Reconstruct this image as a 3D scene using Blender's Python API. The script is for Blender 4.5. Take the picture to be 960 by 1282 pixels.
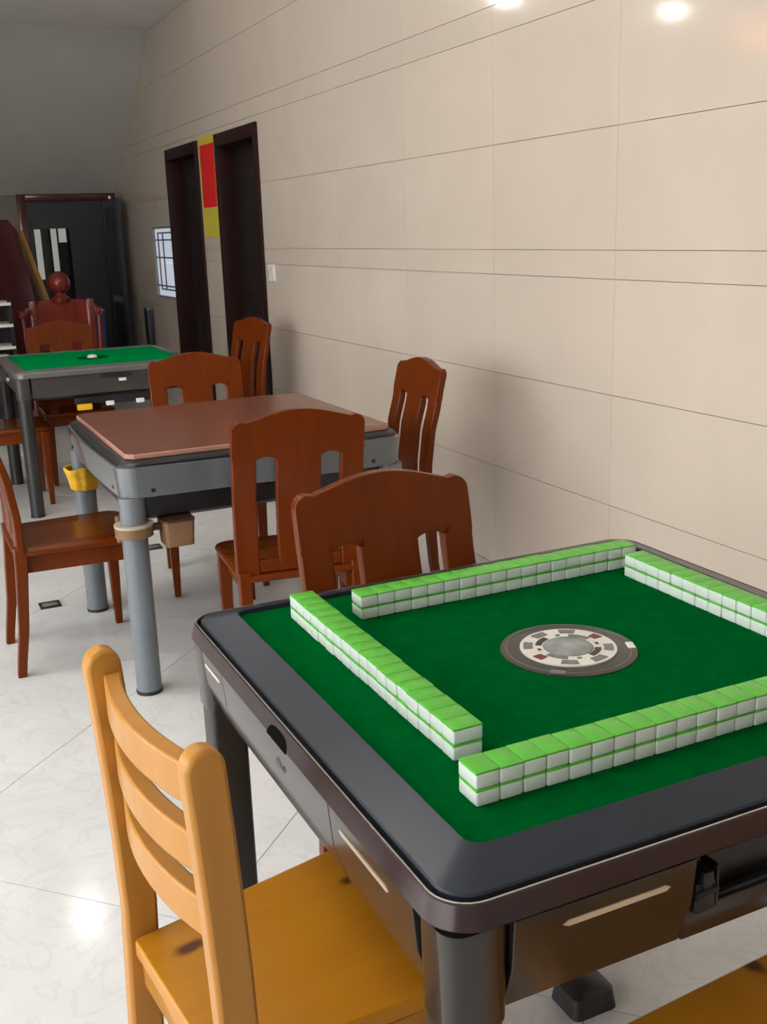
import bpy, bmesh, math, random
from mathutils import Vector, Matrix
random.seed(7)
scene = bpy.context.scene
for o in list(bpy.data.objects): bpy.data.objects.remove(o)
COL = scene.collection
PI = math.pi
R = math.radians

# ------------------------------------------------------------------ camera
F_PX, YAW, PITCH, ROLL, CAMX, CAMH = 1318.24, 0.43427, 0.26241, -0.03361, -2.32755, 1.45
def cam_axes():
    cy, sy, cp, sp = math.cos(YAW), math.sin(YAW), math.cos(PITCH), math.sin(PITCH)
    f = Vector((sy*cp, cy*cp, -sp)); r = Vector((cy, -sy, 0)); u = r.cross(f)
    cr, sr = math.cos(ROLL), math.sin(ROLL)
    return cr*r + sr*u, -sr*r + cr*u, f
_r, _u, _f = cam_axes()
cam_data = bpy.data.cameras.new('camera'); cam = bpy.data.objects.new('camera', cam_data); COL.objects.link(cam)
cam_data.sensor_fit = 'VERTICAL'; cam_data.sensor_height = 36.0; cam_data.lens = F_PX/1282*36
M = Matrix((( _r.x, _u.x, -_f.x, CAMX), (_r.y, _u.y, -_f.y, 0), (_r.z, _u.z, -_f.z, CAMH), (0, 0, 0, 1)))
cam.matrix_world = M
cam_data.clip_start = 0.05
scene.camera = cam

# ------------------------------------------------------------------ sky, lamps, exposure
world = bpy.data.worlds.new('overcast_sky'); scene.world = world; world.use_nodes = True
wn = world.node_tree.nodes; bg = wn['Background']
bg.inputs['Color'].default_value = (1.0, 1.0, 1.0, 1); bg.inputs['Strength'].default_value = 3.0
LAMP_POS = [(-1.63, 6.35, 2.83), (-3.03, 6.39, 2.83)]
FILL_TUBE_POS = [(-3.2, 1.7, 3.40), (-2.4, 3.6, 3.40)]     # added tubes out of view, fill light from above
vs = scene.view_settings
vs.view_transform = 'Standard'; vs.look = 'None'; vs.gamma = 1.0; vs.use_curve_mapping = False
vs.exposure = 0.66

# ------------------------------------------------------------------ materials
def nodes_of(name):
    m = bpy.data.materials.new(name); m.use_nodes = True
    nt = m.node_tree; b = nt.nodes['Principled BSDF']
    return m, nt, b
def N(nt, t, **kw):
    n = nt.nodes.new(t)
    for k, v in kw.items(): setattr(n, k, v)
    return n
def mat(name, col, rough=0.5, metal=0.0, var=0.08, scale=8.0, bump=0.0, spec=None, coat=0.0, stretch=(1, 1, 1), emit=None):
    """plain surface: noise-varied colour, optional fine relief"""
    m, nt, b = nodes_of(name)
    tc = N(nt, 'ShaderNodeTexCoord'); mp = N(nt, 'ShaderNodeMapping'); mp.inputs['Scale'].default_value = stretch
    nz = N(nt, 'ShaderNodeTexNoise'); nz.inputs['Scale'].default_value = scale; nz.inputs['Detail'].default_value = 4
    nt.links.new(tc.outputs['Object'], mp.inputs['Vector']); nt.links.new(mp.outputs[0], nz.inputs['Vector'])
    rp = N(nt, 'ShaderNodeValToRGB')
    rp.color_ramp.elements[0].position = 0.3; rp.color_ramp.elements[1].position = 0.7
    rp.color_ramp.elements[0].color = (*[c*(1-var) for c in col], 1); rp.color_ramp.elements[1].color = (*[min(1, c*(1+var)) for c in col], 1)
    nt.links.new(nz.outputs['Fac'], rp.inputs['Fac']); nt.links.new(rp.outputs['Color'], b.inputs['Base Color'])
    b.inputs['Roughness'].default_value = rough; b.inputs['Metallic'].default_value = metal
    if spec is not None: b.inputs['Specular IOR Level'].default_value = spec
    b.inputs['Coat Weight'].default_value = coat; b.inputs['Coat Roughness'].default_value = 0.08
    if bump:
        bp = N(nt, 'ShaderNodeBump'); bp.inputs['Strength'].default_value = bump; bp.inputs['Distance'].default_value = 0.002
        n2 = N(nt, 'ShaderNodeTexNoise'); n2.inputs['Scale'].default_value = scale*12
        nt.links.new(tc.outputs['Object'], n2.inputs['Vector']); nt.links.new(n2.outputs['Fac'], bp.inputs['Height']); nt.links.new(bp.outputs[0], b.inputs['Normal'])
    if emit:
        b.inputs['Emission Color'].default_value = (*emit[0], 1); b.inputs['Emission Strength'].default_value = emit[1]
    return m
def wood(name, c0, c1, rough=0.25, coat=0.4, axis=2, scale=6, knots=None):
    """grain runs along local axis"""
    m, nt, b = nodes_of(name)
    tc = N(nt, 'ShaderNodeTexCoord'); mp = N(nt, 'ShaderNodeMapping')
    s = [scale*3]*3; s[axis] = scale*0.22; mp.inputs['Scale'].default_value = s
    nt.links.new(tc.outputs['Object'], mp.inputs['Vector'])
    nz = N(nt, 'ShaderNodeTexNoise'); nz.inputs['Scale'].default_value = 1.0; nz.inputs['Detail'].default_value = 6; nz.inputs['Distortion'].default_value = 0.6
    nt.links.new(mp.outputs[0], nz.inputs['Vector'])
    rp = N(nt, 'ShaderNodeValToRGB'); rp.color_ramp.elements[0].position = 0.3; rp.color_ramp.elements[1].position = 0.72
    rp.color_ramp.elements[0].color = (*c0, 1); rp.color_ramp.elements[1].color = (*c1, 1)
    nt.links.new(nz.outputs['Fac'], rp.inputs['Fac'])
    out = rp.outputs['Color']
    if knots:
        vo = N(nt, 'ShaderNodeTexVoronoi', voronoi_dimensions='2D' if axis == 1 else '3D'); vo.inputs['Scale'].default_value = 1.0
        m2 = N(nt, 'ShaderNodeMapping'); s2 = [7]*3; s2[axis] = 3.2; m2.inputs['Scale'].default_value = s2
        nd = N(nt, 'ShaderNodeTexNoise'); nd.inputs['Scale'].default_value = 14
        mixv = N(nt, 'ShaderNodeMixRGB'); mixv.inputs['Fac'].default_value = 0.12
        nt.links.new(tc.outputs['Object'], m2.inputs['Vector']); nt.links.new(tc.outputs['Object'], nd.inputs['Vector'])
        nt.links.new(m2.outputs[0], mixv.inputs[1]); nt.links.new(nd.outputs['Color'], mixv.inputs[2])
        nt.links.new(mixv.outputs[0], vo.inputs['Vector'])
        kr = N(nt, 'ShaderNodeValToRGB'); kr.color_ramp.elements[0].position = 0.04; kr.color_ramp.elements[1].position = 0.10
        kr.color_ramp.elements[0].color = (1, 1, 1, 1); kr.color_ramp.elements[1].color = (0, 0, 0, 1)
        nt.links.new(vo.outputs['Distance'], kr.inputs['Fac'])
        mx = N(nt, 'ShaderNodeMixRGB'); mx.inputs[2].default_value = (*knots, 1)
        nt.links.new(kr.outputs['Color'], mx.inputs['Fac']); nt.links.new(out, mx.inputs[1]); out = mx.outputs[0]
    nt.links.new(out, b.inputs['Base Color'])
    b.inputs['Roughness'].default_value = rough; b.inputs['Coat Weight'].default_value = coat; b.inputs['Coat Roughness'].default_value = 0.12; b.inputs['Specular IOR Level'].default_value = 0.2
    return m
def stone(name, c0, c1, rough, scale, vein=None):
    """polished tile, clouded in room coordinates, small shift of tone from tile to tile"""
    m, nt, b = nodes_of(name)
    g = N(nt, 'ShaderNodeNewGeometry'); oi = N(nt, 'ShaderNodeObjectInfo')
    nz = N(nt, 'ShaderNodeTexNoise'); nz.inputs['Scale'].default_value = scale; nz.inputs['Detail'].default_value = 8; nz.inputs['Distortion'].default_value = 1.2
    nt.links.new(g.outputs['Position'], nz.inputs['Vector'])
    rp = N(nt, 'ShaderNodeValToRGB'); rp.color_ramp.elements[0].position = 0.35; rp.color_ramp.elements[1].position = 0.65
    rp.color_ramp.elements[0].color = (*c0, 1); rp.color_ramp.elements[1].color = (*c1, 1)
    nt.links.new(nz.outputs['Fac'], rp.inputs['Fac'])
    out = rp.outputs['Color']
    if vein:
        n2 = N(nt, 'ShaderNodeTexNoise'); n2.inputs['Scale'].default_value = scale*1.7; n2.inputs['Detail'].default_value = 10; n2.inputs['Distortion'].default_value = 2.5
        nt.links.new(g.outputs['Position'], n2.inputs['Vector'])
        r2 = N(nt, 'ShaderNodeValToRGB'); e = r2.color_ramp.elements; e[0].position = 0.47; e[0].color = (0, 0, 0, 1); e[1].position = 0.5; e[1].color = (.55, .55, .55, 1)
        x = e.new(0.53); x.color = (0, 0, 0, 1)
        nt.links.new(n2.outputs['Fac'], r2.inputs['Fac'])
        mx = N(nt, 'ShaderNodeMixRGB'); mx.inputs[2].default_value = (*vein, 1)
        nt.links.new(r2.outputs['Color'], mx.inputs['Fac']); nt.links.new(out, mx.inputs[1]); out = mx.outputs[0]
    mr = N(nt, 'ShaderNodeMapRange'); mr.inputs['To Min'].default_value = 0.965; mr.inputs['To Max'].default_value = 1.0
    nt.links.new(oi.outputs['Random'], mr.inputs['Value'])
    hv = N(nt, 'ShaderNodeHueSaturation'); nt.links.new(mr.outputs[0], hv.inputs['Value']); nt.links.new(out, hv.inputs['Color'])
    nt.links.new(hv.outputs[0], b.inputs['Base Color'])
    b.inputs['Roughness'].default_value = rough
    return m
def glass(name, col, rough=0.05, alpha=0.35):
    m, nt, b = nodes_of(name)
    b.inputs['Base Color'].default_value = (*col, 1); b.inputs['Roughness'].default_value = rough; b.inputs['Alpha'].default_value = alpha
    return m

MT = dict(
    wall_tile=stone('beige_wall_tile', (.60, .517, .43), (.635, .55, .46), 0.09, 1.6),
    floor_tile=stone('pale_marble_tile', (.66, .675, .67), (.74, .75, .74), 0.12, 2.2, (.60, .61, .61)),
    grout=mat('grey_grout', (.38, .325, .27), 0.9), floor_grout=mat('floor_grout', (.17, .16, .15), 0.9),
    plaster=mat('grey_plaster', (.55, .54, .51), 0.85, var=.03, scale=3), ceiling=mat('white_paint', (.84, .83, .82), 0.9, var=.03, scale=2),
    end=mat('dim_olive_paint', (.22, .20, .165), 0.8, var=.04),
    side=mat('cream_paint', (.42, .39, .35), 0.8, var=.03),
    dark_door=wood('dark_red_wood', (.016, .0045, .0045), (.028, .0075, .007), 0.5, 0.0), dark_in=mat('dark_door_leaf', (.008, .003, .003), 0.6),
    mahog=wood('mahogany', (.112, .0185, .0008), (.145, .0255, .0012), 0.25, 0.0),
    pine=wood('varnished_pine', (.42, .18, .029), (.49, .228, .043), 0.35, 0.25, axis=2, knots=(.16, .045, .01)),
    pine_x=wood('varnished_pine_seat', (.44, .17, .008), (.51, .215, .013), 0.35, 0.25, axis=1, scale=5, knots=(.10, .03, .008)),
    felt=mat('green_felt', (.0, .085, .015), 0.95, var=.10, scale=30, bump=.3, spec=.0),
    felt3=mat('bright_green_felt', (.0, .24, .06), 0.95, var=.06, scale=30, bump=.3, spec=.0),
    tile_white=mat('ivory_resin', (.61, .69, .635), 0.28, var=.02), tile_green=mat('green_resin', (.095, .45, .04), 0.3, var=.04),
    rim=mat('slate_plastic', (.022, .027, .037), 0.32, var=.05, spec=.28), band=mat('bronze_metal', (.042, .026, .028), 0.25, metal=.3, var=.05),
    matt_black=mat('matt_black', (.005, .005, .005), 0.9, spec=.05),
    black=mat('black_plastic', (.010, .010, .012), 0.35), brown_apron=mat('dark_brown_gloss', (.022, .017, .014), 0.22, var=.06, spec=.55, coat=.1),
    silver=mat('satin_silver', (.62, .60, .56), 0.25, metal=.9), pale_strip=mat('champagne_strip', (.75, .66, .52), 0.3, metal=.5),
    leg_black=mat('charcoal_leg', (.018, .018, .018), 0.4), leg_grey=mat('grey_enamel', (.15, .17, .19), 0.28, var=.03),
    grey=mat('grey_plastic', (.105, .118, .13), 0.14, var=.03, coat=1.0), board=mat('brown_board', (.165, .058, .036), 0.24, var=.05), board_edge=mat('board_edge', (.40, .20, .14), .5),
    beige=mat('beige_plastic', (.20, .11, .05), 0.45), beige_l=mat('pale_beige_plastic', (.45, .37, .28), 0.45),
    yellow_cloth=mat('yellow_cloth', (.80, .45, .02), 0.9, bump=.6, var=.15, scale=40), brown_plastic=mat('brown_plastic', (.06, .022, .012), .5),
    t3_rim=mat('grey_metal_rim', (.17, .17, .17), 0.28, metal=.4), t3_body=mat('graphite_panel', (.045, .04, .036), 0.35, var=.15),
    dial_dark=mat('dial_smoke', (.045, .042, .035), 0.3), dial_white=mat('dial_white', (.70, .68, .63), 0.35), dial_grey=mat('dial_grey', (.16, .16, .15), 0.4), dial_red=mat('dial_red', (.16, .015, .015), 0.35),
    dial_glass=mat('dial_dome', (.25, .27, .26), 0.08, var=.3, scale=30), 
    red_paper=mat('red_paper', (.72, .006, .008), 0.8, var=.03), yellow_paper=mat('yellow_paper', (.60, .50, .045), 0.8, var=.05),
    white_plastic=mat('white_plastic', (.78, .76, .72), 0.4), alu=mat('dark_aluminium', (.055, .058, .066), 0.3, metal=.5), alu_l=mat('grey_aluminium', (.28, .28, .28), 0.35, metal=.5),
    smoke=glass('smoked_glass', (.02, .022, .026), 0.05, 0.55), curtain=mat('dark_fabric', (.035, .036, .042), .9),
    pane=mat('frosted_pane', (.62, .66, .74), 0.3, emit=((.72, .80, .95), 0.30), var=.12, scale=3), lead=mat('window_lead', (.12, .12, .13), .5),
    far_pane=mat('far_window_pane', (.6, .62, .55), 0.3, emit=((.85, .90, .78), 1.0)),
    maroon=wood('maroon_lacquer', (.06, .012, .014), (.10, .02, .022), .25, .5), tan=wood('tan_wood', (.34, .17, .04), (.45, .25, .07), .5, .1),
    rosewood=wood('rosewood', (.14, .018, .012), (.22, .03, .018), .22, .5), blue=mat('blue_plastic', (.02, .05, .12), .4),
    tube=mat('fill_tube_glow', (.9, .9, .88), .4, emit=((1.0, .96, .90), 72.0)),  # glow of the added fill tubes
    bulb=mat('lamp_diffuser', (.9, .9, .88), .4, emit=((1.0, .95, .88), 24.0)), lantern=mat('orange_lantern', (.8, .2, .05), .6, emit=((1.0, .30, .10), 2.0)),
    street=mat('street_paving', (.36, .35, .33), .8),
)

# ------------------------------------------------------------------ mesh helpers
class MB:
    """collects shapes into one mesh"""
    def __init__(s): s.bm = bmesh.new()
    def box(s, x0, x1, y0, y1, z0, z1, bev=0.0, seg=2, mtx=None):
        b = bmesh.new(); bmesh.ops.create_cube(b, size=1)
        for v in b.verts: v.co = Vector(((x0+x1)/2+v.co.x*(x1-x0), (y0+y1)/2+v.co.y*(y1-y0), (z0+z1)/2+v.co.z*(z1-z0)))
        if bev: bmesh.ops.bevel(b, geom=b.edges[:], offset=bev, segments=seg, profile=.5, affect='EDGES')
        if mtx is not None: bmesh.ops.transform(b, matrix=mtx, verts=b.verts)
        return s._add(b)
    def _add(s, b):
        me = bpy.data.meshes.new('tmp'); b.to_mesh(me); b.free(); s.bm.from_mesh(me); bpy.data.meshes.remove(me); return s
    def loft(s, loops, cap0=True, cap1=True, closed=False):
        """loops of equal point counts"""
        vs_ = [[s.bm.verts.new(p) for p in lp] for lp in loops]; n = len(loops[0])
        rng = range(len(loops)) if closed else range(len(loops)-1)
        for i in rng:
            a, b = vs_[i], vs_[(i+1) % len(loops)]
            for k in range(n): s.bm.faces.new((a[k], a[(k+1) % n], b[(k+1) % n], b[k]))
        if not closed:
            if cap0: s.bm.faces.new(vs_[0][::-1])
            if cap1: s.bm.faces.new(vs_[-1])
        return s
    def prism(s, pts, d):
        """planar outline pts (3-D), extruded along vector d"""
        d = Vector(d); return s.loft([pts, [Vector(p)+d for p in pts]])
    def tube(s, pts, rad, n=12):
        """round bar through points; rad number or list"""
        loops = []; P = [Vector(p) for p in pts]
        for i, p in enumerate(P):
            t = ((P[min(i+1, len(P)-1)]-P[max(i-1, 0)])).normalized()
            a = Vector((1, 0, 0)) if abs(t.x) < .9 else Vector((0, 1, 0))
            u = t.cross(a).normalized(); w = t.cross(u)
            r = rad[i] if isinstance(rad, (list, tuple)) else rad
            loops.append([p + r*(math.cos(2*PI*k/n)*u + math.sin(2*PI*k/n)*w) for k in range(n)])
        return s.loft(loops)
    def lathe(s, prof, n=24, cx=0, cy=0, cz=0):
        loops = [[Vector((cx+max(r, 1e-4)*math.cos(2*PI*k/n), cy+max(r, 1e-4)*math.sin(2*PI*k/n), cz+z)) for k in range(n)] for r, z in prof]
        return s.loft(loops)
    def ring(s, r0, r1, z0, z1, n=48, cx=0, cy=0, a0=0, a1=2*PI):
        full = abs(a1-a0-2*PI) < 1e-6; m_ = n if full else n+1
        loops = []
        for k in range(m_):
            a = a0+(a1-a0)*k/n; c, sn = math.cos(a), math.sin(a)
            loops.append([Vector((cx+r*c, cy+r*sn, z)) for r, z in ((r0, z0), (r1, z0), (r1, z1), (r0, z1))])
        return s.loft(loops, closed=full)
    def build(s, name, m, parent=None, smooth=True, angle=35, bevel=0.0, weight=False):
        bmesh.ops.recalc_face_normals(s.bm, faces=s.bm.faces[:])
        me = bpy.data.meshes.new(name); s.bm.to_mesh(me); s.bm.free()
        if smooth:
            me.polygons.foreach_set('use_smooth', [True]*len(me.polygons)); me.set_sharp_from_angle(angle=R(angle))
        me.materials.append(MT[m] if isinstance(m, str) else m)
        o = bpy.data.objects.new(name, me); COL.objects.link(o)
        if parent is not None: o.parent = parent
        if bevel:
            md = o.modifiers.new('edge', 'BEVEL'); md.width = bevel; md.segments = 2; md.limit_method = 'WEIGHT' if weight else 'ANGLE'; md.angle_limit = R(40)
        return o
def tag(o, label, cat, group=None):
    o['label'] = label; o['category'] = cat
    if group: o['group'] = group
    return o
def thing(name, label, cat, loc=(0, 0, 0), rz=0.0, group=None):
    o = bpy.data.objects.new(name, None); COL.objects.link(o); o.location = loc; o.rotation_euler = (0, 0, rz); o.empty_display_size = .1
    return tag(o, label, cat, group)
def struct(o): o['kind'] = 'structure'; return o
def dup(root, loc, rz, label):
    r = root.copy(); COL.objects.link(r); r.location = loc; r.rotation_euler = (0, 0, rz); r['label'] = label
    for ch in list(root.children):
        c = ch.copy(); COL.objects.link(c); c.parent = r
        for g in list(ch.children):
            d = g.copy(); COL.objects.link(d); d.parent = c
    return r
def rrect(hx, hy, r, z, cx=0, cy=0, n=6, bow=0.0):
    """rounded rectangle loop; bow pushes side middles outwards"""
    pts = []; r = max(r, .0015)
    for qx, qy, a0 in ((1, 1, 0), (-1, 1, 90), (-1, -1, 180), (1, -1, 270)):
        for k in range(n+1):
            a = R(a0+90*k/n); pts.append([qx*(hx-r)+r*math.cos(a), qy*(hy-r)+r*math.sin(a)])
    if bow:
        out = []
        m_ = len(pts)
        for i in range(m_):
            p, q = pts[i], pts[(i+1) % m_]; out.append(p)
            if math.hypot(q[0]-p[0], q[1]-p[1]) > .2:
                for t in range(1, 9):
                    f = t/9; x = p[0]+(q[0]-p[0])*f; y = p[1]+(q[1]-p[1])*f; b = bow*math.sin(PI*f)
                    if abs(p[0]-q[0]) < abs(p[1]-q[1]): x += b*(1 if x > 0 else -1)
                    else: y += b*(1 if y > 0 else -1)
                    out.append([x, y])
        pts = out
    return [Vector((cx+x, cy+y, z)) for x, y in pts]

# ------------------------------------------------------------------ the room
X0, Y0, Y1, ZC = -5.0, -3.0, 11.2, 3.5      # shop-front line, near wall, end wall, ceiling
LAND = 3.09                                   # underside of the stair landing
DOORS = [(6.69, 7.60), (8.06, 9.00)]; DH = 2.13
WIN = (9.0, 9.73, .925, 1.53)

# floor: grout bed with the polished tiles laid on the diagonal
fl = struct(MB().box(X0, .0, Y0, Y1+2.5, -.10, -.002).build('floor', 'floor_grout', smooth=False))
def clip(poly, x0, x1, y0, y1):
    for ax, lim, sgn in ((0, x0, 1), (0, x1, -1), (1, y0, 1), (1, y1, -1)):
        out = []
        for i in range(len(poly)):
            a, b = poly[i], poly[(i+1) % len(poly)]
            da, db = sgn*(a[ax]-lim), sgn*(b[ax]-lim)
            if da >= 0: out.append(a)
            if da*db < 0:
                t = da/(da-db); out.append((a[0]+(b[0]-a[0])*t, a[1]+(b[1]-a[1])*t))
        poly = out
        if not poly: return []
    return poly
PU = 1.163; g_ = .0022*2**.5      # pitch of the joints in (y-x) and (y+x)
for i in range(-12, 20):
    for j in range(-12, 20):
        u0, u1 = 3.842+i*PU+g_/2, 3.842+(i+1)*PU-g_/2      # y-x
        v0, v1 = 0.107+j*PU+g_/2, 0.107+(j+1)*PU-g_/2      # y+x
        q = [((v-u)/2, (u+v)/2) for u, v in ((u0, v0), (u1, v0), (u1, v1), (u0, v1))]
        q = clip(q, X0, -.014, Y0+.01, Y1+2.4)
        if len(q) < 3: continue
        area = abs(sum(q[k][0]*q[(k+1) % len(q)][1]-q[(k+1) % len(q)][0]*q[k][1] for k in range(len(q))))/2
        if area < .004: continue
        MB().prism([Vector((x, y, -.004)) for x, y in q], (0, 0, .004)).build('tile', 'floor_tile', fl, smooth=False)

# right wall: bed with large polished wall tiles in courses, narrow bands between, cut round doors and window
def rect_minus(rects, hole):
    out = []
    hy0, hy1, hz0, hz1 = hole
    for y0, y1, z0, z1 in rects:
        if hy1 <= y0 or hy0 >= y1 or hz1 <= z0 or hz0 >= z1: out.append((y0, y1, z0, z1)); continue
        if hy0 > y0: out.append((y0, hy0, z0, z1))
        if hy1 < y1: out.append((hy1, y1, z0, z1))
        a, b = max(y0, hy0), min(y1, hy1)
        if hz0 > z0: out.append((a, b, z0, hz0))
        if hz1 < z1: out.append((a, b, hz1, z1))
    return out
HOLES = [(a, b, 0, DH) for a, b in DOORS] + [WIN]
bed = MB()
rs = [(Y0, Y1+.15, -.1, ZC)]
for h in HOLES: rs = rect_minus(rs, h)
for y0, y1, z0, z1 in rs: bed.box(0.0, .16, y0, y1, z0, z1)
wr = struct(bed.build('wall_right', 'grout', smooth=False))
ROWS = [0, .447, .8515, 1.2556, 1.354, 1.760, 2.169, 2.273, 2.68, 3.09, ZC]
yj = 3.028-.8025*8
while yj < Y1:
    for z0, z1 in zip(ROWS[:-1], ROWS[1:]):
        rr = [(max(yj, Y0)+.0005, min(yj+.8025, Y1)-.0005, z0+.0011, z1-.0011)]
        for h in HOLES: rr = rect_minus(rr, h)
        for y0, y1, a, b in rr:
            if y1-y0 > .01 and b-a > .01: MB().box(-.012, .0, y0, y1, a, b).build('tile', 'wall_tile', wr, smooth=False)
    yj += .8025

# end wall round the glazed doorway, the left and near walls, ceiling, landing, sloping stair soffit
DX0, DX1, DZ = -.905, -.02, 1.86
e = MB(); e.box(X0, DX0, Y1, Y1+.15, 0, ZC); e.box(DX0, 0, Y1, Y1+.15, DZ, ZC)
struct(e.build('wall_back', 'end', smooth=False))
struct(MB().box(X0, .16, Y0-.15, Y0, -.1, ZC).build('wall_front', 'side', smooth=False))
e = MB(); e.box(X0-.15, X0, 5.0, Y1+.15, -.1, ZC); e.box(X0-.15, X0, Y0, -1.6, -.1, ZC); e.box(X0-.15, X0, -1.6, 5.0, 2.9, ZC)
struct(e.build('wall_left', 'side', smooth=False))
struct(MB().box(X0, .16, Y0, Y1+.15, ZC, ZC+.15).build('ceiling', 'ceiling', smooth=False))
struct(MB().box(X0, -.0125, 7.8, 9.3, LAND, ZC-.002).build('stair_landing', 'ceiling', smooth=False))
struct(MB().prism([Vector((X0, 9.3, LAND)), Vector((X0, Y1-.002, 1.885)), Vector((X0, Y1-.002, 2.1)), Vector((X0, 9.3, 3.3))], (-X0-.0125, 0, 0)).build('stair_soffit', 'plaster', smooth=False))
struct(MB().box(X0-9, X0-.15, -8, 16, -.12, -.02).build('street', 'street', smooth=False))
# dark back room seen through the doorway
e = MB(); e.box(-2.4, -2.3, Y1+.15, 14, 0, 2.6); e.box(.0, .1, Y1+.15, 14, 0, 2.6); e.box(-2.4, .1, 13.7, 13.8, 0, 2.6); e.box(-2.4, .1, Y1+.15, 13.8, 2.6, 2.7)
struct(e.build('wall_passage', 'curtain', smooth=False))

# doors in the right wall
for n_, (a, b) in enumerate(DOORS):
    d = bpy.data.objects.new('door_%d' % (n_+1), None); COL.objects.link(d); d.location = (0, (a+b)/2, 0); struct(d)
    h = (b-a)/2
    MB().box(-.03, .15, -h, -h+.06, 0, DH, .004).build('jamb', 'dark_door', d)
    MB().box(-.03, .15, h-.06, h, 0, DH, .004).build('jamb', 'dark_door', d)
    MB().box(-.03, .15, -h+.06, h-.06, DH-.085, DH, .004).build('header', 'dark_door', d)
    lf = MB().box(.09, .13, -h+.06, h-.06, .0, DH-.085).build('leaf', 'dark_in', d)
    for z0, z1 in ((.2, .9), (1.05, 1.9)):
        MB().box(.08, .0905, -h+.2, h-.2, z0, z1, .006).build('panel', 'dark_in', lf)
    hd = MB(); hd.tube([(.09, -h+.11, 1.0), (.045, -h+.11, 1.0), (.045, -h+.22, 1.0)], .009); hd.build('handle', 'alu', lf)

# latticed window
w1 = bpy.data.objects.new('window_1', None); COL.objects.link(w1); w1.location = (0, WIN[0], WIN[2]); struct(w1)
WW, WH = WIN[1]-WIN[0], WIN[3]-WIN[2]
cols = [0, .10, WW-.22, WW-.12, WW]; 
f = MB()
for a, b, c, d in ((0, WW, 0, .014), (0, WW, WH-.014, WH), (0, .014, .014, WH-.014), (WW-.014, WW, .014, WH-.014)): f.box(-.01, .05, a, b, c, d)
f.build('window_frame', 'alu_l', w1, smooth=False)
for y0, y1 in ((.014, WW*.33), (WW*.33, WW*.66), (WW*.66, WW-.014)):
    for z0, z1 in ((.014, WH*.5), (WH*.5, WH-.014)):
        MB().box(.012, .018, y0+.001, y1-.001, z0+.001, z1-.001).build('pane', 'pane', w1, smooth=False)
for y in (WW-.13, WW-.30):
    MB().box(.002, .0125, y-.007, y+.007, .07, WH-.05).build('lattice_bar', 'lead', w1, smooth=False)
for z in (.07, .10, WH*.57, WH-.05, WH-.11):
    MB().box(.004, .0122, .014, WW-(.014 if z in (.10, WH-.11, WH*.57) else .13), z-.006, z+.006).build('lattice_bar', 'lead', w1, smooth=False)

# glazed doorway in the end wall
d3 = bpy.data.objects.new('door_3', None); COL.objects.link(d3); d3.location = (DX0, Y1, 0); struct(d3)
DW = DX1-DX0
MB().box(-.06, .02, -.03, .10, 0, DZ+.03, .004).build('jamb', 'maroon', d3)
MB().box(.02, DW, -.03, .10, DZ-.04, DZ+.03, .004).build('header', 'maroon', d3)
MB().box(.02, DW-.02, .02, .06, DZ-.30, DZ-.04).build('transom_panel', 'alu', d3, smooth=False)
MB().box(.02, .06, .02, .06, 0, DZ-.30).build('stile', 'alu', d3, smooth=False)
MB().box(.06, .42, .034, .040, .12, DZ-.30).build('glass_pane', 'smoke', d3, smooth=False)
MB().box(.06, .42, .02, .06, 0, .12).build('bottom_rail', 'alu', d3, smooth=False)
MB().box(.42, .47, .02, .06, 0, DZ-.30).build('stile', 'alu', d3, smooth=False)
MB().box(.47, DW-.02, .03, .05, 0, DZ-.30).build('panel', 'alu', d3, smooth=False)
# open leaf standing along the right wall
lf = MB().box(DW-.115, DW-.10, -.62, -.02, .02, DZ-.05).build('glass_leaf', 'smoke', d3, smooth=False)
for y in (-.64, -.05): MB().box(DW-.125, DW-.085, y-.025, y+.025, .01, DZ-.04).build('leaf_stile', 'alu', lf, smooth=False)
for z in (.03, .85, DZ-.09): MB().box(DW-.12, DW-.09, -.62, -.07, z-.02, z+.04).build('leaf_rail', 'alu_l' if z == .85 else 'alu', lf, smooth=False)
MB().lathe([(.001, -.02), (.018, -.015), (.022, 0), (.016, .02), (.001, .024)], 14, DW-.07, -.13, DZ-.02).build('door_stop', 'silver', d3)
# far window at the back of the passage
w2 = bpy.data.objects.new('window_2', None); COL.objects.link(w2); w2.location = (-.86, 13.68, 1.1); struct(w2)
for x0, x1, z0, z1 in ((.355, .43, -.11, .48), (.545, .615, -.02, .50), (.635, .73, .32, .50)):
    MB().box(x0, x1, -.01, .015, z0, z1).build('pane', 'far_pane', w2, smooth=False)
    MB().box(x0-.02, x0, -.03, .015, z0-.02, z1+.02).build('mullion', 'alu', w2, smooth=False)
MB().box(.635, .73, -.01, .015, -.08, .318).build('lower_pane', 'alu_l', w2, smooth=False)

# ------------------------------------------------------------------ lamps of the room, and added fill tubes
for i, (x, y, z) in enumerate(LAMP_POS):
    t = thing('pendant_lamp', 'white drum pendant lamp hanging from the ceiling over %s' % ('the far green-felt table', 'the open floor beside the far table')[i], 'lamp', (x, y, z), group='pendant lamps')
    MB().lathe([(.001, .0), (.06, .0), (.075, .015), (.075, .05), (.03, .075), (.001, .075)], 24).build('shade', 'bulb', t)
    MB().tube([(0, 0, .075), (0, 0, ZC-z-.03)], .005, 8).build('cord', 'black', t)
    MB().lathe([(.001, ZC-z-.03), (.05, ZC-z-.03), (.05, ZC-z), (.001, ZC-z)], 20).build('ceiling_rose', 'white_plastic', t)

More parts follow.
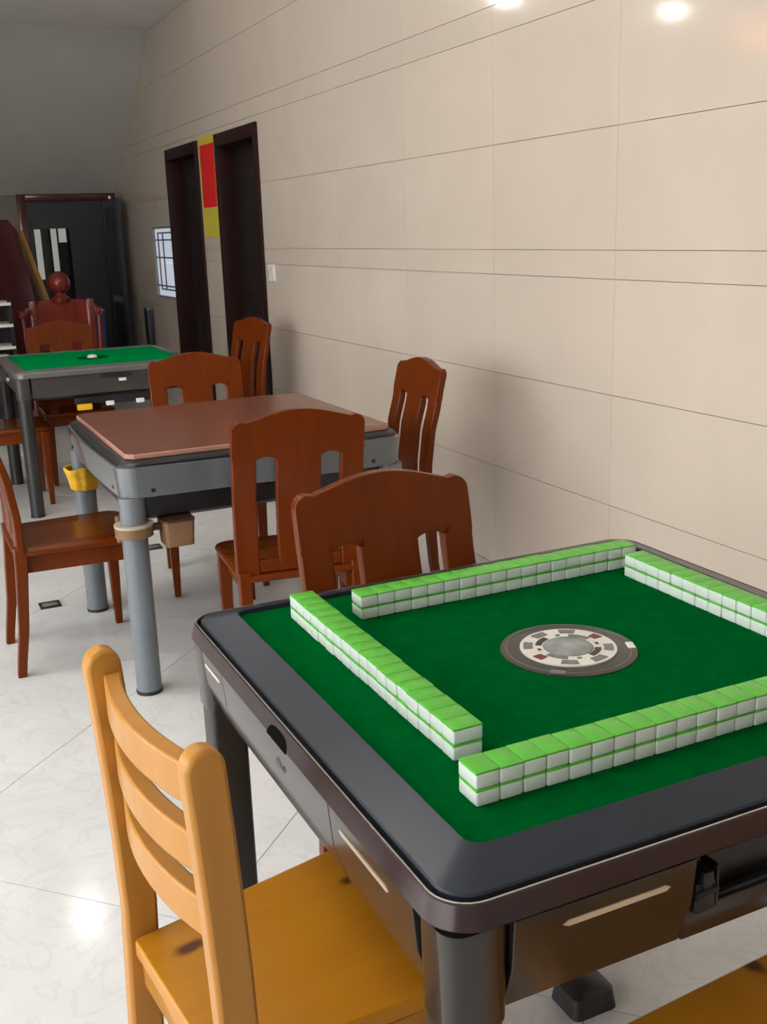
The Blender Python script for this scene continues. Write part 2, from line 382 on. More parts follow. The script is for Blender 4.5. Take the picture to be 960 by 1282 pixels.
for i, (x, y, z) in enumerate(FILL_TUBE_POS):  # unseen tubes added to fill the room and soften its shadows
    t = thing('added_fill_tube', 'added white fill tube on the ceiling, %s' % ('above the open floor left of the tile table', 'over the floor beside the brown-topped table')[i], 'lamp', (x, y, z), group='added fill tubes')
    MB().box(-.65, .65, -.05, .05, .045, ZC-z, .006).build('housing', 'white_plastic', t)
    MB().tube([(-.62, 0, .02), (.62, 0, .02)], .018, 14).build('tube', 'tube', t)
    for sx in (-1, 1): MB().box(sx*.63-.012, sx*.63+.012, -.02, .02, -.002, .046, .003).build('holder', 'white_plastic', t)

# ------------------------------------------------------------------ mahogany chairs (front = local +Y)
def ycurve(z):
    """depth of the back at height z: legs splay back, back leans in a gentle S"""
    K = [(0, -.235), (.2, -.208), (.42, -.192), (.55, -.190), (.68, -.205), (.80, -.235), (.96, -.268)]
    for (a, ya), (b, yb) in zip(K[:-1], K[1:]):
        if z <= b:
            t = (z-a)/(b-a); t = t*t*(3-2*t)*.35+t*.65; return ya+(yb-ya)*t
    return K[-1][1]
def sheet(mb, xs, zb, zt, nz=8, th=.024, hollow=0.0, free='lrtb', slot=None):
    """slab following the back curve; xs columns, zb/zt functions of x giving lower and upper edge"""
    rows = []
    for sgn in (1, -1):
        g = []
        for x in xs:
            a, b = zb(x), zt(x)
            g.append([mb.bm.verts.new((x, ycurve(a+(b-a)*k/nz)+sgn*th/2-hollow*(1-(x/.2)**2), a+(b-a)*k/nz)) for k in range(nz+1)])
        rows.append(g)
    Fr, Bk = rows; n = len(xs)
    for i in range(n-1):
        for k in range(nz):
            mb.bm.faces.new((Fr[i][k], Fr[i+1][k], Fr[i+1][k+1], Fr[i][k+1])); mb.bm.faces.new((Bk[i+1][k], Bk[i][k], Bk[i][k+1], Bk[i+1][k+1]))
        for k in (0, nz): mb.bm.faces.new((Fr[i][k], Fr[i+1][k], Bk[i+1][k], Bk[i][k]))
    for i in (0, n-1):
        for k in range(nz): mb.bm.faces.new((Fr[i][k], Fr[i][k+1], Bk[i][k+1], Bk[i][k]))
    lay = mb.bm.edges.layers.float.get('bevel_weight_edge') or mb.bm.edges.layers.float.new('bevel_weight_edge')
    def mark(a, b):
        e_ = mb.bm.edges.get((a, b))
        if e_: e_[lay] = 1.0
    for G in (Fr, Bk):
        for i in range(n-1):
            if 't' in free: mark(G[i][nz], G[i+1][nz])
            if 'b' in free or (slot and slot[0]-1e-4 <= abs((xs[i]+xs[i+1])/2) <= slot[1]+1e-4): mark(G[i][0], G[i+1][0])
        for k in range(nz):
            if 'l' in free: mark(G[0][k], G[0][k+1])
            if 'r' in free: mark(G[n-1][k], G[n-1][k+1])
    return mb
CW = .200
def crest_top(x):
    a = abs(x)
    if a > .168:                     # rounded outer corner
        t = (a-.168)/(CW-.168); return .930-.030*(1-math.sqrt(max(0, 1-t*t)))
    if a > .145: return .930-.004*math.sin(PI*(a-.145)/.023)   # small dip at the shoulder
    return .930+.028*math.cos(PI/2*a/.145)**1.1
def make_chair(label, group):
    t = thing('mahogany_chair', label, 'chair', group=group)
    # seat: rounded, slightly dished slab
    loops = []
    for ins, z in ((.012, .424), (.003, .428), (0, .437), (.004, .446), (.014, .450)):
        lp = []
        for v in rrect(.215-ins, .215-ins, .05, z, n=6):
            k = 1-.09*(.2-v.y)/.4      # narrower at the back
            lp.append(Vector((v.x*k, v.y, z)))
        loops.append(lp)
    inner = [Vector((v.x*.45, v.y*.45, .443)) for v in loops[-1]]
    MB().loft(loops+[inner]).build('seat', 'mahog', t, angle=60)
    rl = MB(); rl.box(-.175, .175, .155, .177, .362, .4245, .003); rl.build('front_rail', 'mahog', t)
    for s in (-1, 1):
        MB().prism([Vector((s*.165, -.18, .362)), Vector((s*.182, .16, .362)), Vector((s*.182, .16, .4245)), Vector((s*.165, -.18, .4245))], (-s*.02, 0, 0)).build('side_rail', 'mahog', t)
        # front leg, tapering
        L = []
        for z, w_ in ((0, .013), (.2, .018), (.36, .0215), (.4245, .022)):
            cx = s*(.186-.004*z); cy = .172
            L.append([Vector((cx+a*w_, cy+b*w_, z)) for a, b in ((-1, -1), (1, -1), (1, 1), (-1, 1))])
        MB().loft(L).build('leg', 'mahog', t, bevel=.004)
        # rear leg, curved
        L = []
        for k in range(9):
            z = .46*k/8; w_ = .014+.006*k/8; cx = s*(.176+.002*z); cy = ycurve(z)
            L.append([Vector((cx+a*w_, cy+b*(w_+.001), z)) for a, b in ((-1, -1), (1, -1), (1, 1), (-1, 1))])
        MB().loft(L).build('leg', 'mahog', t, bevel=.004)
        a, b = (.128, CW)
        xs = [s*a, s*(a+b)/2, s*b]
        zt = lambda x: .83
        sheet(MB(), [s*(.128 + (CW-.128)*k/4) for k in range(5)] if s > 0 else [s*(CW-(CW-.128)*k/4) for k in range(5)], lambda x: .44, lambda x: .811, 12, .027, free='lrb').build('back_post', 'mahog', t, bevel=.005, weight=True)
    sheet(MB(), [-.068+.136*k/6 for k in range(7)], lambda x: .475, lambda x: .811, 12, .027, free='lrb').build('splat', 'mahog', t, bevel=.004, weight=True)
    sheet(MB(), [-.128+.256*k/6 for k in range(7)], lambda x: .452, lambda x: .492, 3, .022).build('lower_rail', 'mahog', t, bevel=.003)
    xs = sorted({round(v, 4) for v in [-.2, -.198, -.195, -.19, -.184, -.178, -.17, -.162, -.153, -.145]+[.2, .198, .195, .19, .184, .178, .17, .162, .153, .145]+[-.145+.29*k/16 for k in range(17)]+[-.128, -.068, .068, .128, -.098, .098]})
    def cb(x):
        a = abs(x)
        return .811 if (a <= .068 or a >= .128) else .811+.010*math.sin(PI*(a-.068)/.06)
    sheet(MB(), xs, cb, crest_top, 6, .027, free='lrt', slot=(.068, .128)).build('crest_rail', 'mahog', t, bevel=.005, weight=True)
    return t
GRP = 'mahogany chairs around the tables'
ch0 = make_chair('mahogany slat-back chair tucked under far side of the table with tile rows', GRP)
ch0.location = (-1.425, 1.705, 0); ch0.rotation_euler = (0, 0, R(179))
CH = [((-1.235, 3.105), -8, 'mahogany chair with its back to the camera, facing the brown-topped table'),
      ((-.685, 3.71), 88, 'mahogany chair between the brown-topped table and the tiled wall'),
      ((-1.155, 4.275), 171, 'mahogany chair on the far side of the brown-topped grey table'),
      ((-1.82, 3.765), -90, 'mahogany chair seen from the side at left of the brown-topped table'),
      ((-.53, 6.17), 103, 'mahogany chair beside the far green table in front of the nearer dark door'),
      ((-1.31, 6.70), 181, 'mahogany chair behind the far bright-green table, before the glazed doorway'),
      ((-1.755, 6.255), -90, 'mahogany chair at left of the far green table, seat half hidden by its leg')]
for (x, y), a, lb in CH: dup(ch0, (x, y, 0), R(a), lb)

# ------------------------------------------------------------------ pine chairs (front = local +Y)
def make_pine(label):
    t = thing('pine_chair', label, 'chair', group='pine chairs at the table with tile rows')
    lp = [Vector((v.x*(.163+(.205-.163)*min(1, (v.y+.212)/.30))/.200, v.y, .367)) for v in rrect(.200, .2085, .012, .367, 0, -.0035)]
    MB().prism(lp, (0, 0, .028)).build('seat', 'pine_x', t, bevel=.004)
    for s in (-1, 1):
        # post and rear leg in one length, round-headed, leaning a little
        def py(z): return -.190 - (.020*((z-.44)/.44)**1.5 if z > .44 else .018*((.44-z)/.44))
        out = []; hw = .0265
        for z in (0, .15, .3, .44, .55, .66, (.76), .844): out.append((py(z)-hw, z))
        zc = .844; yc = py(zc)
        for k in range(1, 12): a = PI-PI*k/12; out.append((yc+hw*math.cos(a), zc+hw*1.15*math.sin(a)))
        for z in (.844, .76, .66, .55, .44, .3, .15, 0): out.append((py(z)+hw, z))
        x0 = s*.188
        MB().prism([Vector((x0-.016, y, z)) for y, z in out], (.032, 0, 0)).build('post', 'pine', t, bevel=.006)
        MB().box(s*.175-.019, s*.175+.019, .145, .183, 0, .367, .004).build('leg', 'pine', t)
        MB().box(s*.180-.011, s*.180+.011, -.16, .145, .300, .3665, .003).build('side_rail', 'pine', t)
        MB().box(s*.180-.010, s*.180+.010, -.17, .145, .16, .195, .003).build('stretcher', 'pine', t)
    MB().box(-.156, .156, .155, .177, .300, .3665, .003).build('front_rail', 'pine', t)
    MB().box(-.172, .172, -.200, -.180, .300, .3665, .003).build('rear_rail', 'pine', t)
    for z0, z1 in ((.781, .837), (.682, .738), (.588, .644)):
        n = 14; top = []; L = []
        for k in range(n+1):
            x = -.174+.348*k/n; y = -.192-(.020*((z0-.44)/.44)**1.5)-.026*(1-(x/.174)**2)+.008
            L.append([Vector((x, y-.013, z0)), Vector((x, y+.013, z0)), Vector((x, y+.013, z1)), Vector((x, y-.013, z1))])
        MB().loft(L).build('slat', 'pine', t, bevel=.0035)
    return t
p0 = make_pine('yellow pine ladder-back chair in the left foreground with three curved slats')
p0.location = (-1.876, 1.320, 0); p0.rotation_euler = (0, 0, R(-83.2))
dup(p0, (-1.425, .765, 0), R(4), 'yellow pine chair at the lower right corner, only its seat edge showing')

# ------------------------------------------------------------------ automatic mahjong table with the tile rows
TX, TY, ZF = -1.385, 1.332, .775
t1 = thing('mahjong_table', 'dark brown automatic mahjong table with green felt and rows of tiles in the foreground', 'table', (TX, TY, 0))
def ringpart(prof, name, m, parent, n=8, bow=0.0, angle=14):
    """prof: closed section as (half width, corner radius, z)"""
    return MB().loft([rrect(h, h, r, z, n=n, bow=bow) for h, r, z in prof], closed=True).build(name, m, parent, angle=angle)
ringpart([(.430, .022, .760), (.430, .022, .783), (.4325, .0245, .7855), (.4875, .039, .768), (.4895, .041, .7655), (.4895, .041, .745), (.44, .02, .745)], 'top_frame', 'rim', t1)
MB().loft([rrect(.4295, .4295, .021, z) for z in (.752, ZF)]).build('felt', 'felt', t1)
ringpart([(.4894, .042, .7530), (.4967, .047, .7530), (.4967, .047, .745), (.4894, .042, .745)], 'shadow_gap', 'black', t1)
ringpart([(.4966, .047, .752), (.4966, .047, .7640), (.4990, .049, .7645), (.5010, .0505, .7625), (.5085, .055, .7370), (.5065, .053, .7345), (.4900, .042, .7345), (.4900, .042, .752)], 'edge_band', 'band', t1)
ringpart([(.4975, .0475, .7642), (.4975, .0475, .7652), (.4992, .0492, .7652), (.4992, .0492, .7642)], 'bright_line', 'silver', t1)
ringpart([(.4895, .042, .7344), (.5010, .051, .7344), (.5000, .050, .7285), (.485, .04, .7285)], 'lower_band', 'matt_black', t1)
def side_frame(k):
    """matrix turning a part modelled on the -Y side to side k (0 near, 1 right, 2 far, 3 left)"""
    return Matrix.Rotation(R(90*k), 4, 'Z')
def side_panel(mb, x0, x1, k, z0=.600, z1=.728, o0=.474, o1=.5015, th=.02, mid=None):
    """slanted apron board with a fold"""
    mid = mid or (.662, .4955)
    sec = [(-o1, z1), (-mid[1], mid[0]), (-o0, z0), (-o0+th, z0), (-o1+th, z1)]
    mb.prism([side_frame(k) @ Vector((x0, y, z)) for y, z in sec], side_frame(k) @ Vector((x1-x0, 0, 0)))
    return mb
for k in range(4):
    q0, q1 = (-.30, .176) if k == 3 else (-.168, .168)
    for a, b in ((-.4185, q0), (q1, .4185)):
        pn = side_panel(MB(), a, b, k).build('apron_panel', 'brown_apron', t1, bevel=.0015)
        c = ((-.355, -.205) if k != 3 else (-.412, -.322)) if a < 0 else (.205, .355)
        mb = MB(); 
        pts = [Vector((c[0], -.5000, .702)), Vector((c[0]+.008, -.4995, .698)), Vector((c[1]-.006, -.4995, .698)), Vector((c[1], -.5000, .702)), Vector((c[1]-.008, -.5008, .7065)), Vector((c[0]+.008, -.5008, .7065))]
        mb.prism([side_frame(k) @ p for p in pts], side_frame(k) @ Vector((0, .012, 0))).build('slot_strip', 'pale_strip', pn, smooth=False)
    if k == 0:    # near side: drawer pulled out, dark tray bay with a hinge bracket
        MB().box(-.1675, .1675, -.455, -.445, .600, .728, mtx=side_frame(k)).build('drawer_bay', 'black', t1, smooth=False)
        MB().box(-.1675, .1675, -.478, -.455, .600, .640, .003, mtx=side_frame(k)).build('bay_lip', 'brown_apron', t1)
        br = MB(); br.box(-.160, -.128, -.492, -.458, .641, .684, .004); br.box(-.152, -.136, -.497, -.470, .676, .700, .003); br.box(-.126, -.122, -.49, -.46, .642, .70, .001)
        br.tube([(-.162, -.494, .668), (-.130, -.496, .676)], .004, 8); br.build('hinge_bracket', 'black', t1)
        MB().tube([(-.12, -.470, .642), (.1, -.470, .642)], .0035, 8).build('bay_rail', 'rim', t1)
    else:
        dr = side_panel(MB(), q0+.0015, q1-.0015, k).build('drawer_front', 'brown_apron', t1, bevel=.0015)
        if k == 3:
            mk = MB(); mk.ring(.007, .0085, 0, .0006, 24)
            for j in range(3): mk.box(.013+.006*j, .0145+.006*j, -.006, .001+.002*j, 0, .0006)
            M3 = side_frame(3) @ Matrix.Translation((-.03, -.4985, .686)) @ Matrix.Rotation(R(93), 4, 'X')
            bmesh.ops.transform(mk.bm, matrix=M3, verts=mk.bm.verts); mk.build('emblem', 'dial_grey', dr, smooth=False)
    # finger notch cut in the edge band
    nm = MB(); lp = []
    for q in range(13):
        a = PI*q/12; lp.append(Vector((.040*(abs(math.cos(a))**.6)*(1 if math.cos(a) > 0 else -1), -.5062, .7350+.019*math.sin(a))))
    nm.prism([side_frame(k) @ (p + Vector((0, -.0032 + (.7370-p.z)*-.28, 0))) for p in lp], side_frame(k) @ Vector((0, .006, 0)))
    nm.build('finger_notch', 'matt_black', t1, smooth=False)
for sx in (-1, 1):
    for sy in (-1, 1):
        cx, cy = sx*.4575, sy*.4575
        MB().loft([rrect(.0385, .0385, .020, .6005, cx, cy, 5), rrect(.0400, .0400, .022, .66, cx, cy, 5), rrect(.0420, .0420, .026, .7284, cx, cy, 5)]).build('corner_post', 'brown_apron', t1)
        lg = MB().loft([rrect(.034, .034, .012, z, cx, cy, 4) for z in (.012, .6004)]).build('leg', 'leg_black', t1)
        MB().loft([rrect(.037, .037, .012, z, cx, cy, 4) for z in (0, .012)]).build('foot', 'black', lg)
MB().box(-.40, .40, -.40, .40, .60, .745, .01).build('machine_box', 'black', t1)
MB().loft([rrect(.05, .045, .015, .0, .10, .075), rrect(.045, .04, .015, .04, .10, .075), rrect(.03, .03, .015, .05, .10, .075)]).build('foot_switch', 'leg_black', t1)
# dice dial in the middle of the felt
dl = MB(); dl.lathe([(.001, 0), (.1110, 0), (.1110, .0018), (.107, .0030), (.001, .0030)], 64, 0, 0, ZF); dl = dl.build('dial', 'dial_dark', t1)
MB().ring(.1005, .1020, ZF+.0028, ZF+.0036, 64).build('dial_line', 'dial_grey', dl)
MB().ring(.041, .0785, ZF+.0030, ZF+.0056, 64).build('button_ring', 'dial_white', dl)
for k in range(8):
    a = PI*k/4+.22
    red = k in (0, 4)
    MB().ring(.058 if not red else .057, .073, ZF+.0050, ZF+.0066, 6, 0, 0, a-.20 if not red else a-.13, a+.20 if not red else a+.13).build('button', 'dial_red' if red else 'dial_grey', dl)
for k in range(4):
    a = PI*k/2+.60
    MB().ring(.043, .0535, ZF+.0050, ZF+.0064, 8, 0, 0, a-.36, a+.36).build('pointer_lamp', 'black' if k % 2 else 'dial_grey', dl)
    MB().ring(.047, .052, ZF+.0050, ZF+.0068, 3, 0, 0, a+.66, a+.80).build('small_button', 'dial_red' if k % 2 else 'dial_grey', dl)
MB().lathe([(.0405, .002), (.040, .0065), (.036, .0085), (.022, .0105), (.008, .0115), (.001, .0118)], 40, 0, 0, ZF).build('dice_dome', 'dial_glass', dl)
for a, m_ in ((-2.33, 'dial_grey'), (-.42, 'white_plastic')):
    Mx = Matrix.Rotation(a, 4, 'Z'); MB().box(.096, .1085, -.012, .012, ZF+.0028, ZF+.005, .001, mtx=Mx).build('index_tab', m_, dl)

# mahjong tiles: four walls of eighteen stacks, two high, faces down
TW, TD, TH = .0338, .0445, .0226
def tile_meshes():
    a = MB().box(-TW/2+.0002, TW/2-.0002, -TD/2, TD/2, 0, TH*.93, .0030, 3).build('body', 'tile_white')
    b = MB().box(-TW/2+.0003, TW/2-.0003, -TD/2+.0003, TD/2-.0003, TH*.84, TH, .0012, 2).build('green_back', 'tile_green')
    ma, mb = a.data, b.data
    bpy.data.objects.remove(a); bpy.data.objects.remove(b)
    return ma, mb
mA, mB = tile_meshes()
ORD = ['first', 'second', 'third', 'fourth', 'fifth', 'sixth', 'seventh', 'eighth', 'ninth', 'tenth', 'eleventh', 'twelfth', 'thirteenth', 'fourteenth', 'fifteenth', 'sixteenth', 'seventeenth', 'eighteenth']
RWS = [('near row', 'from its left end', (-1.763, 1.0035), (1, 0), 0), ('left row', 'from its near end', (-1.7095, 1.093), (0, 1), 90),
       ('far row', 'from its left end', (-1.624, 1.6475), (1, 0), 0), ('right row', 'from its far end', (-1.052, 1.588), (0, -1), 90)]
for rn, fr, (sx, sy), (dx, dy), rz in RWS:
    for k in range(18):
        for lay in (0, 1):
            jx, jy, ja = random.uniform(-.0009, .0009), random.uniform(-.0009, .0009), random.uniform(-.6, .6)
            if dx: jx = 0
            else: jy = 0
            x, y = sx+dx*TW*(k+.5)+jx, sy+dy*TW*(k+.5)+jy
            t = thing('mahjong_tile', 'mahjong tile, %s layer, %s %s of the %s' % ('upper' if lay else 'lower', ORD[k], fr, rn), 'tile', (x, y, ZF+.0002+lay*(TH+.0002)), R(rz), 'mahjong tiles in the ' + rn)
            for nm, me in (('body', mA), ('green_back', mB)):
                o = bpy.data.objects.new(nm, me); COL.objects.link(o); o.parent = t

# ------------------------------------------------------------------ grey table with the brown cover board
UX, UY = -1.240, 3.700
t2 = thing('mahjong_table', 'grey mahjong table with round grey legs carrying a brown cover board', 'table', (UX, UY, 0))
ringpart([(.40, .05, .745), (.40, .05, .780), (.466, .060, .780), (.482, .068, .7735), (.487, .07, .768), (.487, .07, .762), (.44, .06, .755)], 'rim', 'black', t2, bow=.012)
MB().loft([rrect(.42, .42, .05, z) for z in (.740, .772)]).build('felt', 'felt', t2)
ringpart([(.486, .068, .7625), (.4945, .065, .7600), (.4945, .065, .752), (.487, .060, .664), (.479, .055, .660), (.45, .06, .662), (.45, .06, .7615)], 'apron', 'grey', t2, bow=.010)
MB().loft([rrect(h, h, .06, z) for h, z in ((.425, .576), (.446, .59), (.449, .664))]).build('machine_box', 'black', t2)
for k in range(4):
    for x in (-.39, .37):
        m_ = MB(); m_.lathe([(.001, 0), (.007, 0), (.007, .003), (.001, .003)], 12)
        bmesh.ops.transform(m_.bm, matrix=side_frame(k) @ Matrix.Translation((x, -.4895, .685)) @ Matrix.Rotation(R(90+5), 4, 'X'), verts=m_.bm.verts)
        m_.build('screw_hole', 'black', t2)
legs2 = []
for sx in (-1, 1):
    for sy in (-1, 1):
        cx, cy = sx*.452, sy*.447
        l = MB().lathe([(.041, .012), (.041, .663)], 28, cx, cy).build('leg', 'leg_grey', t2)
        MB().lathe([(.001, 0), (.043, 0), (.043, .012), (.001, .012)], 28, cx, cy).build('foot', 'black', l)
        legs2.append((cx, cy))
        if sy < 0:  # clamp-on cup holder round the near legs
            c = MB().ring(.0415, .060, .536, .568, 40, cx, cy).build('cup_holder_clamp', 'beige', t2)
            MB().ring(.0415, .0615, .568, .576, 40, cx, cy).build('clamp_cap', 'beige_l', c)
            if sx < 0:
                MB().box(cx+.058, cx+.092, cy-.012, cy+.012, .545, .566, .003).build('holder_arm', 'brown_plastic', c)
                hb = MB().loft([rrect(.045, .05, .012, .492, cx+.135, cy), rrect(.050, .055, .014, .575, cx+.135, cy)]).build('cup_holder', 'beige', t2)
                MB().loft([rrect(.0515, .0565, .015, .573, cx+.135, cy), rrect(.0515, .0565, .015, .580, cx+.135, cy)]).build('holder_top', 'brown_plastic', hb)
                hb2 = MB().loft([rrect(.030, .012, .006, .50, cx-.012, cy+.078), rrect(.030, .012, .006, .585, cx-.012, cy+.078)]).build('holder_tab', 'beige', c)
# cover board with clipped corners
bd = MB(); B_ = .458; c_ = .025; zb = .7805
o8 = [(B_-c_, B_), (-B_+c_, B_), (-B_, B_-c_), (-B_, -B_+c_), (-B_+c_, -B_), (B_-c_, -B_), (B_, -B_+c_), (B_, B_-c_)]
tb = thing('cover_board', 'reddish brown square cover board lying on the grey table', 'board', (UX, UY, zb))
MB().prism([Vector((x, y, .0)) for x, y in o8], (0, 0, .016)).build('edge', 'board_edge', tb, bevel=.003)
MB().prism([Vector((x*.992, y*.992, .016)) for x, y in o8], (0, 0, .0015)).build('surface', 'board', tb, smooth=False)
# yellow cloth stuffed round the far left leg
yc = MB(); n = 36; L = []
for z, r in ((.505, .0435), (.515, .045), (.54, .046), (.565, .049), (.585, .054), (.592, .052), (.586, .046)):
    lp = []
    for k in range(n):
        a = 2*PI*k/n; w_ = .0025*math.sin(7*a)+.0018*math.sin(11*a+1)+(.013*max(0, math.cos(a-PI))*(z-.5)/.09)
        lp.append(Vector((math.cos(a)*(r+w_+.002), math.sin(a)*(r+w_+.002), z+.005*math.sin(3*a)*(z-.5)/.09)))
    L.append(lp)
o = yc.loft(L, cap0=False, cap1=False).build('cloth', 'yellow_cloth', angle=80); md = o.modifiers.new('thick', 'SOLIDIFY'); md.thickness = .002; md.offset = 1
o.location = (UX+legs2[1][0], UY+legs2[1][1], 0); tag(o, 'yellow cloth wrapped round the far left leg of the grey table', 'cloth')

# ------------------------------------------------------------------ far table with bright green felt
VX, VY = -1.245, 6.275
t3 = thing('mahjong_table', 'far mahjong table with bright green felt and charcoal round legs', 'table', (VX, VY, 0))
ringpart([(.430, .02, .765), (.430, .02, .789), (.434, .024, .791), (.486, .05, .782), (.492, .054, .774), (.492, .054, .752), (.44, .03, .752)], 'rim', 't3_rim', t3)
MB().loft([rrect(.4295, .4295, .02, z) for z in (.755, .784)]).build('felt', 'felt3', t3)
for k in range(4):
    pn = side_panel(MB(), -.41, .41, k, .640, .7515, .460, .482, .02, (.70, .480)).build('apron_panel', 't3_body', t3, bevel=.002)
    MB().box(.045, .085, -.490, -.478, .700, .716, .002, mtx=side_frame(k)).build('latch', 'white_plastic', pn)
    MB().box(-.05, .12, -.487, -.470, .722, .7515, .004, mtx=side_frame(k)).build('drawer_pull', 'black', pn)
MB().box(-.40, .40, -.40, .40, .62, .752, .01).build('machine_box', 'black', t3)
for sx in (-1, 1):
    for sy in (-1, 1):
        cx, cy = sx*.452, sy*.452
        MB().loft([rrect(.038, .038, .03, z, cx, cy, 6) for z in (.640, .7515)]).build('corner_post', 't3_body', t3)
        l = MB().lathe([(.037, .010), (.037, .640)], 24, cx, cy).build('leg', 'leg_black', t3)
        MB().lathe([(.001, 0), (.039, 0), (.039, .010), (.001, .010)], 24, cx, cy).build('foot', 'black', l)
d = MB().lathe([(.001, 0), (.09, 0), (.09, .003), (.001, .003)], 40, 0, 0, .784).build('dial', 'felt', t3)
MB().lathe([(.001, 0), (.030, 0), (.024, .014), (.001, .018)], 24, 0, 0, .786).build('dice_dome', 'dial_white', d)
MB().box(-.19, .02, -.44, -.40, .585, .6205, .004).build('hanger_bracket', 'black', t3)
MB().box(.02, .23, -.44, -.40, .575, .6205, .004).build('hanger_bracket', 'black', t3)
MB().box(-.185, -.105, -.465, -.4405, .555, .588, .006).build('clip', 'yellow_cloth', t3)
for x in (-.03, .135): MB().box(x, x+.045, -.462, -.4405, .568, .592, .005).build('clip', 'white_plastic', t3)

# ------------------------------------------------------------------ small things on wall and floor
t = thing('light_switch', 'white double light switch on the tiled wall beside the nearer door', 'switch', (-.012, 6.562, 1.203))
MB().box(-.009, 0, -.062, .062, -.053, .053, .003).build('plate', 'white_plastic', t)
for y in (-.027, .027): MB().box(-.0125, -.0085, y-.022, y+.022, -.036, .036, .002).build('rocker', 'dial_white', t)
t = thing('paper_banner', 'yellow paper strip with red panel pasted on the wall between the two doors', 'banner', (-.0121, 7.83, 1.43))
MB().box(-.002, 0, -.205, .205, 0, .715).build('yellow_paper', 'yellow_paper', t, smooth=False)
MB().box(-.0035, -.002, -.175, .175, .215, .655).build('red_panel', 'red_paper', t, smooth=False)
t = thing('slim_board', 'slim dark upright board with pale cap standing against the wall below the window', 'board', (-.04, 10.03, 0))
MB().box(-.025, .025, -.08, .08, 0, .79, .003).build('board', 'alu', t)
MB().box(-.028, .028, -.085, .085, .79, .81, .004).build('cap', 'alu_l', t)
for (x, y), lb in (((-1.859, 4.302), 'black floor socket plate left of the grey table legs'), ((-1.291, 4.90), 'black floor socket plate behind the grey table')):
    t = thing('floor_socket', lb, 'socket', (x, y, 0), 0, 'floor socket plates')
    MB().box(-.042, .042, -.042, .042, .0, .004, .0015).build('frame', 'black', t)
    MB().box(-.030, .030, -.022, .022, .004, .0052, .0005).build('lid', 'dial_grey', t)

# ------------------------------------------------------------------ clutter at the far left
t = thing('shelf_rack', 'dark rack with white shelves at the far left edge', 'shelf', (-1.88, 8.40, 0))
for x in (-.42, .42):
    for y in (-.16, .16): MB().box(x-.015, x+.015, y-.015, y+.015, 0, 1.03).build('upright', 'black', t, smooth=False)
for z in (.10, .42, .685, .845, 1.0): MB().box(-.43, .43, -.18, .18, z, z+.022, .003).build('shelf', 'white_plastic', t)
MB().box(-.41, .41, .165, .175, .0, 1.03).build('back_panel', 'black', t, smooth=False)
o = MB().box(-.10, .10, -.08, .08, 0, .20, .004).build('carton', 'white_plastic'); o.location = (-1.60, 8.34, .4425); tag(o, 'small pale carton on a shelf of the dark rack', 'box')
# tabletops leaning to the left
def leaning(name, label, m, base, lean, yaw, outline, th):
    t = MB().prism([Vector((0, a, b)) for a, b in outline], (th, 0, 0)).build(name, m, bevel=.008)
    t.rotation_euler = (0, R(lean), R(yaw)); t.location = base; tag(t, label, 'board')
    return t
leaning('tabletop', 'maroon lacquered tabletop leaning at the far left behind the dark rack', 'maroon', (-1.33, 8.98, .10), -12, -55, [(-.28, 0), (.30, 0), (.33, .03), (.33, 1.46), (.26, 1.55), (-.24, 1.55), (-.28, 1.5)], .05)
leaning('wooden_board', 'tan wooden board leaning beside the maroon tabletop', 'tan', (-.775, 9.65, .012), -15, 0, [(-.13, 0), (.13, 0), (.13, 1.57), (-.13, 1.57)], .038)
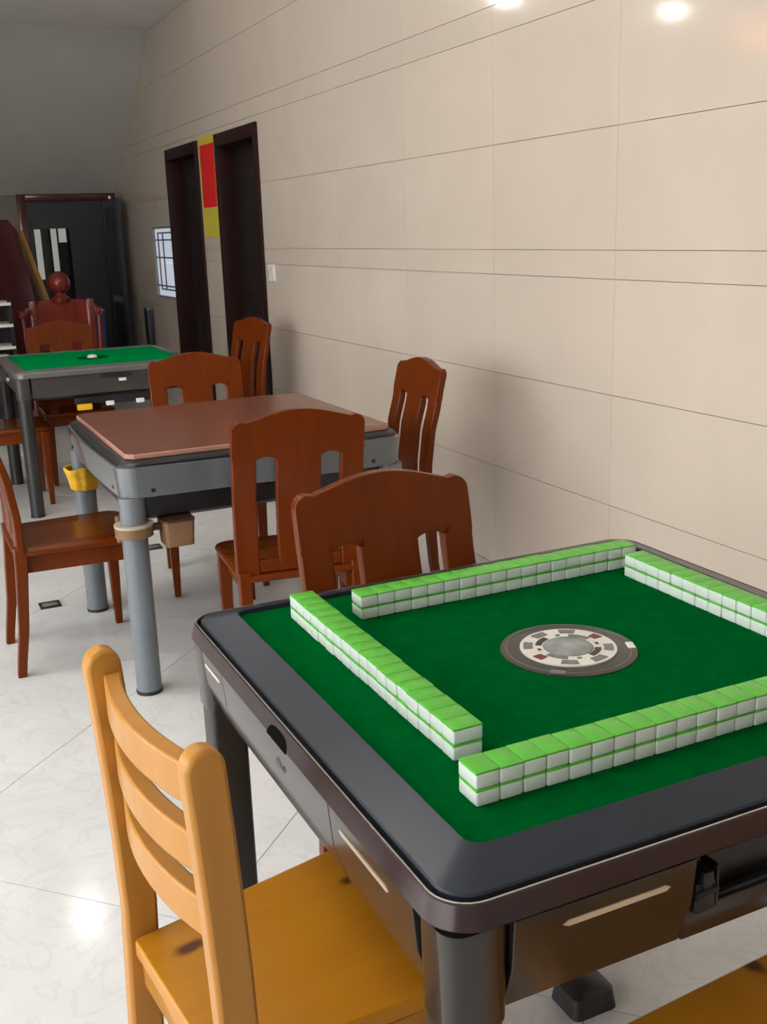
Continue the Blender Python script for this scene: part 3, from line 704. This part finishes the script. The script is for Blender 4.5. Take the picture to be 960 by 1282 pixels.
# rosewood armchair with a ball finial
t = thing('rosewood_armchair', 'red rosewood armchair with ball finial in front of the glazed doorway', 'chair', (-1.04, 8.62, 0), R(180-10))
MB().loft([rrect(.28, .25, .03, z) for z in (.50, .535)]).build('seat', 'rosewood', t, bevel=.006)
for sx in (-1, 1):
    for sy in (-1, 1): MB().box(sx*.25-.022, sx*.25+.022, sy*.22-.022, sy*.22+.022, 0, .50, .005).build('leg', 'rosewood', t)
    MB().tube([(sx*.26, -.21, .92), (sx*.275, -.05, .915), (sx*.28, .12, .895), (sx*.285, .22, .915), (sx*.285, .25, .90)], [.022, .024, .026, .028, .018]).build('arm', 'rosewood', t)
    MB().tube([(sx*.265, .15, .53), (sx*.275, .17, .72), (sx*.28, .15, .88)], .018).build('arm_support', 'rosewood', t)
    MB().box(sx*.22-.03, sx*.22+.03, -.25, -.20, .53, .99, .01).build('back_post', 'rosewood', t)
MB().loft([[Vector((x, y, z)) for x, y, z in ((-.24, -.25, zz), (.24, -.25, zz), (.24, -.21, zz), (-.24, -.21, zz))] for zz in (.58, .90)] + [[Vector((x, y, .99)) for x, y in ((-.17, -.25), (.17, -.25), (.17, -.21), (-.17, -.21))]]).build('back_panel', 'rosewood', t, bevel=.01)
MB().lathe([(.001, .97), (.07, .97), (.075, 1.0), (.045, 1.025), (.04, 1.04)] + [(.088*math.sin(PI*k/12), 1.12-.088*math.cos(PI*k/12)) for k in range(2, 13)], 24, 0, -.23).build('finial', 'rosewood', t)
t = thing('water_bottle_crate', 'small dark blue crate standing by the glazed doorway', 'crate', (-.56, 10.3, 0))
MB().loft([rrect(.13, .13, .02, .0), rrect(.15, .15, .02, .80)]).build('body', 'blue', t)
MB().lathe([(.001, .0), (.03, .0), (.03, .05), (.02, .07), (.001, .07)], 16, 0, -.05, .80).build('cap', 'alu_l', t)
# red lantern whose glow shows in the polished wall
t = thing('paper_lantern', 'orange red paper lantern hanging from the ceiling over the shop-front side', 'lantern', (-3.5, 6.06, 2.55))
MB().lathe([(.05, 0)]+[(.05+.12*math.sin(PI*k/10), .26*k/10) for k in range(1, 10)]+[(.05, .26)], 24).build('paper_body', 'lantern', t)
MB().tube([(0, 0, .26), (0, 0, ZC-2.55)], .004, 8).build('cord', 'black', t)
MB().lathe([(.001, -.02), (.055, -.02), (.055, .0), (.001, .0)], 20).build('rim', 'brown_plastic', t)
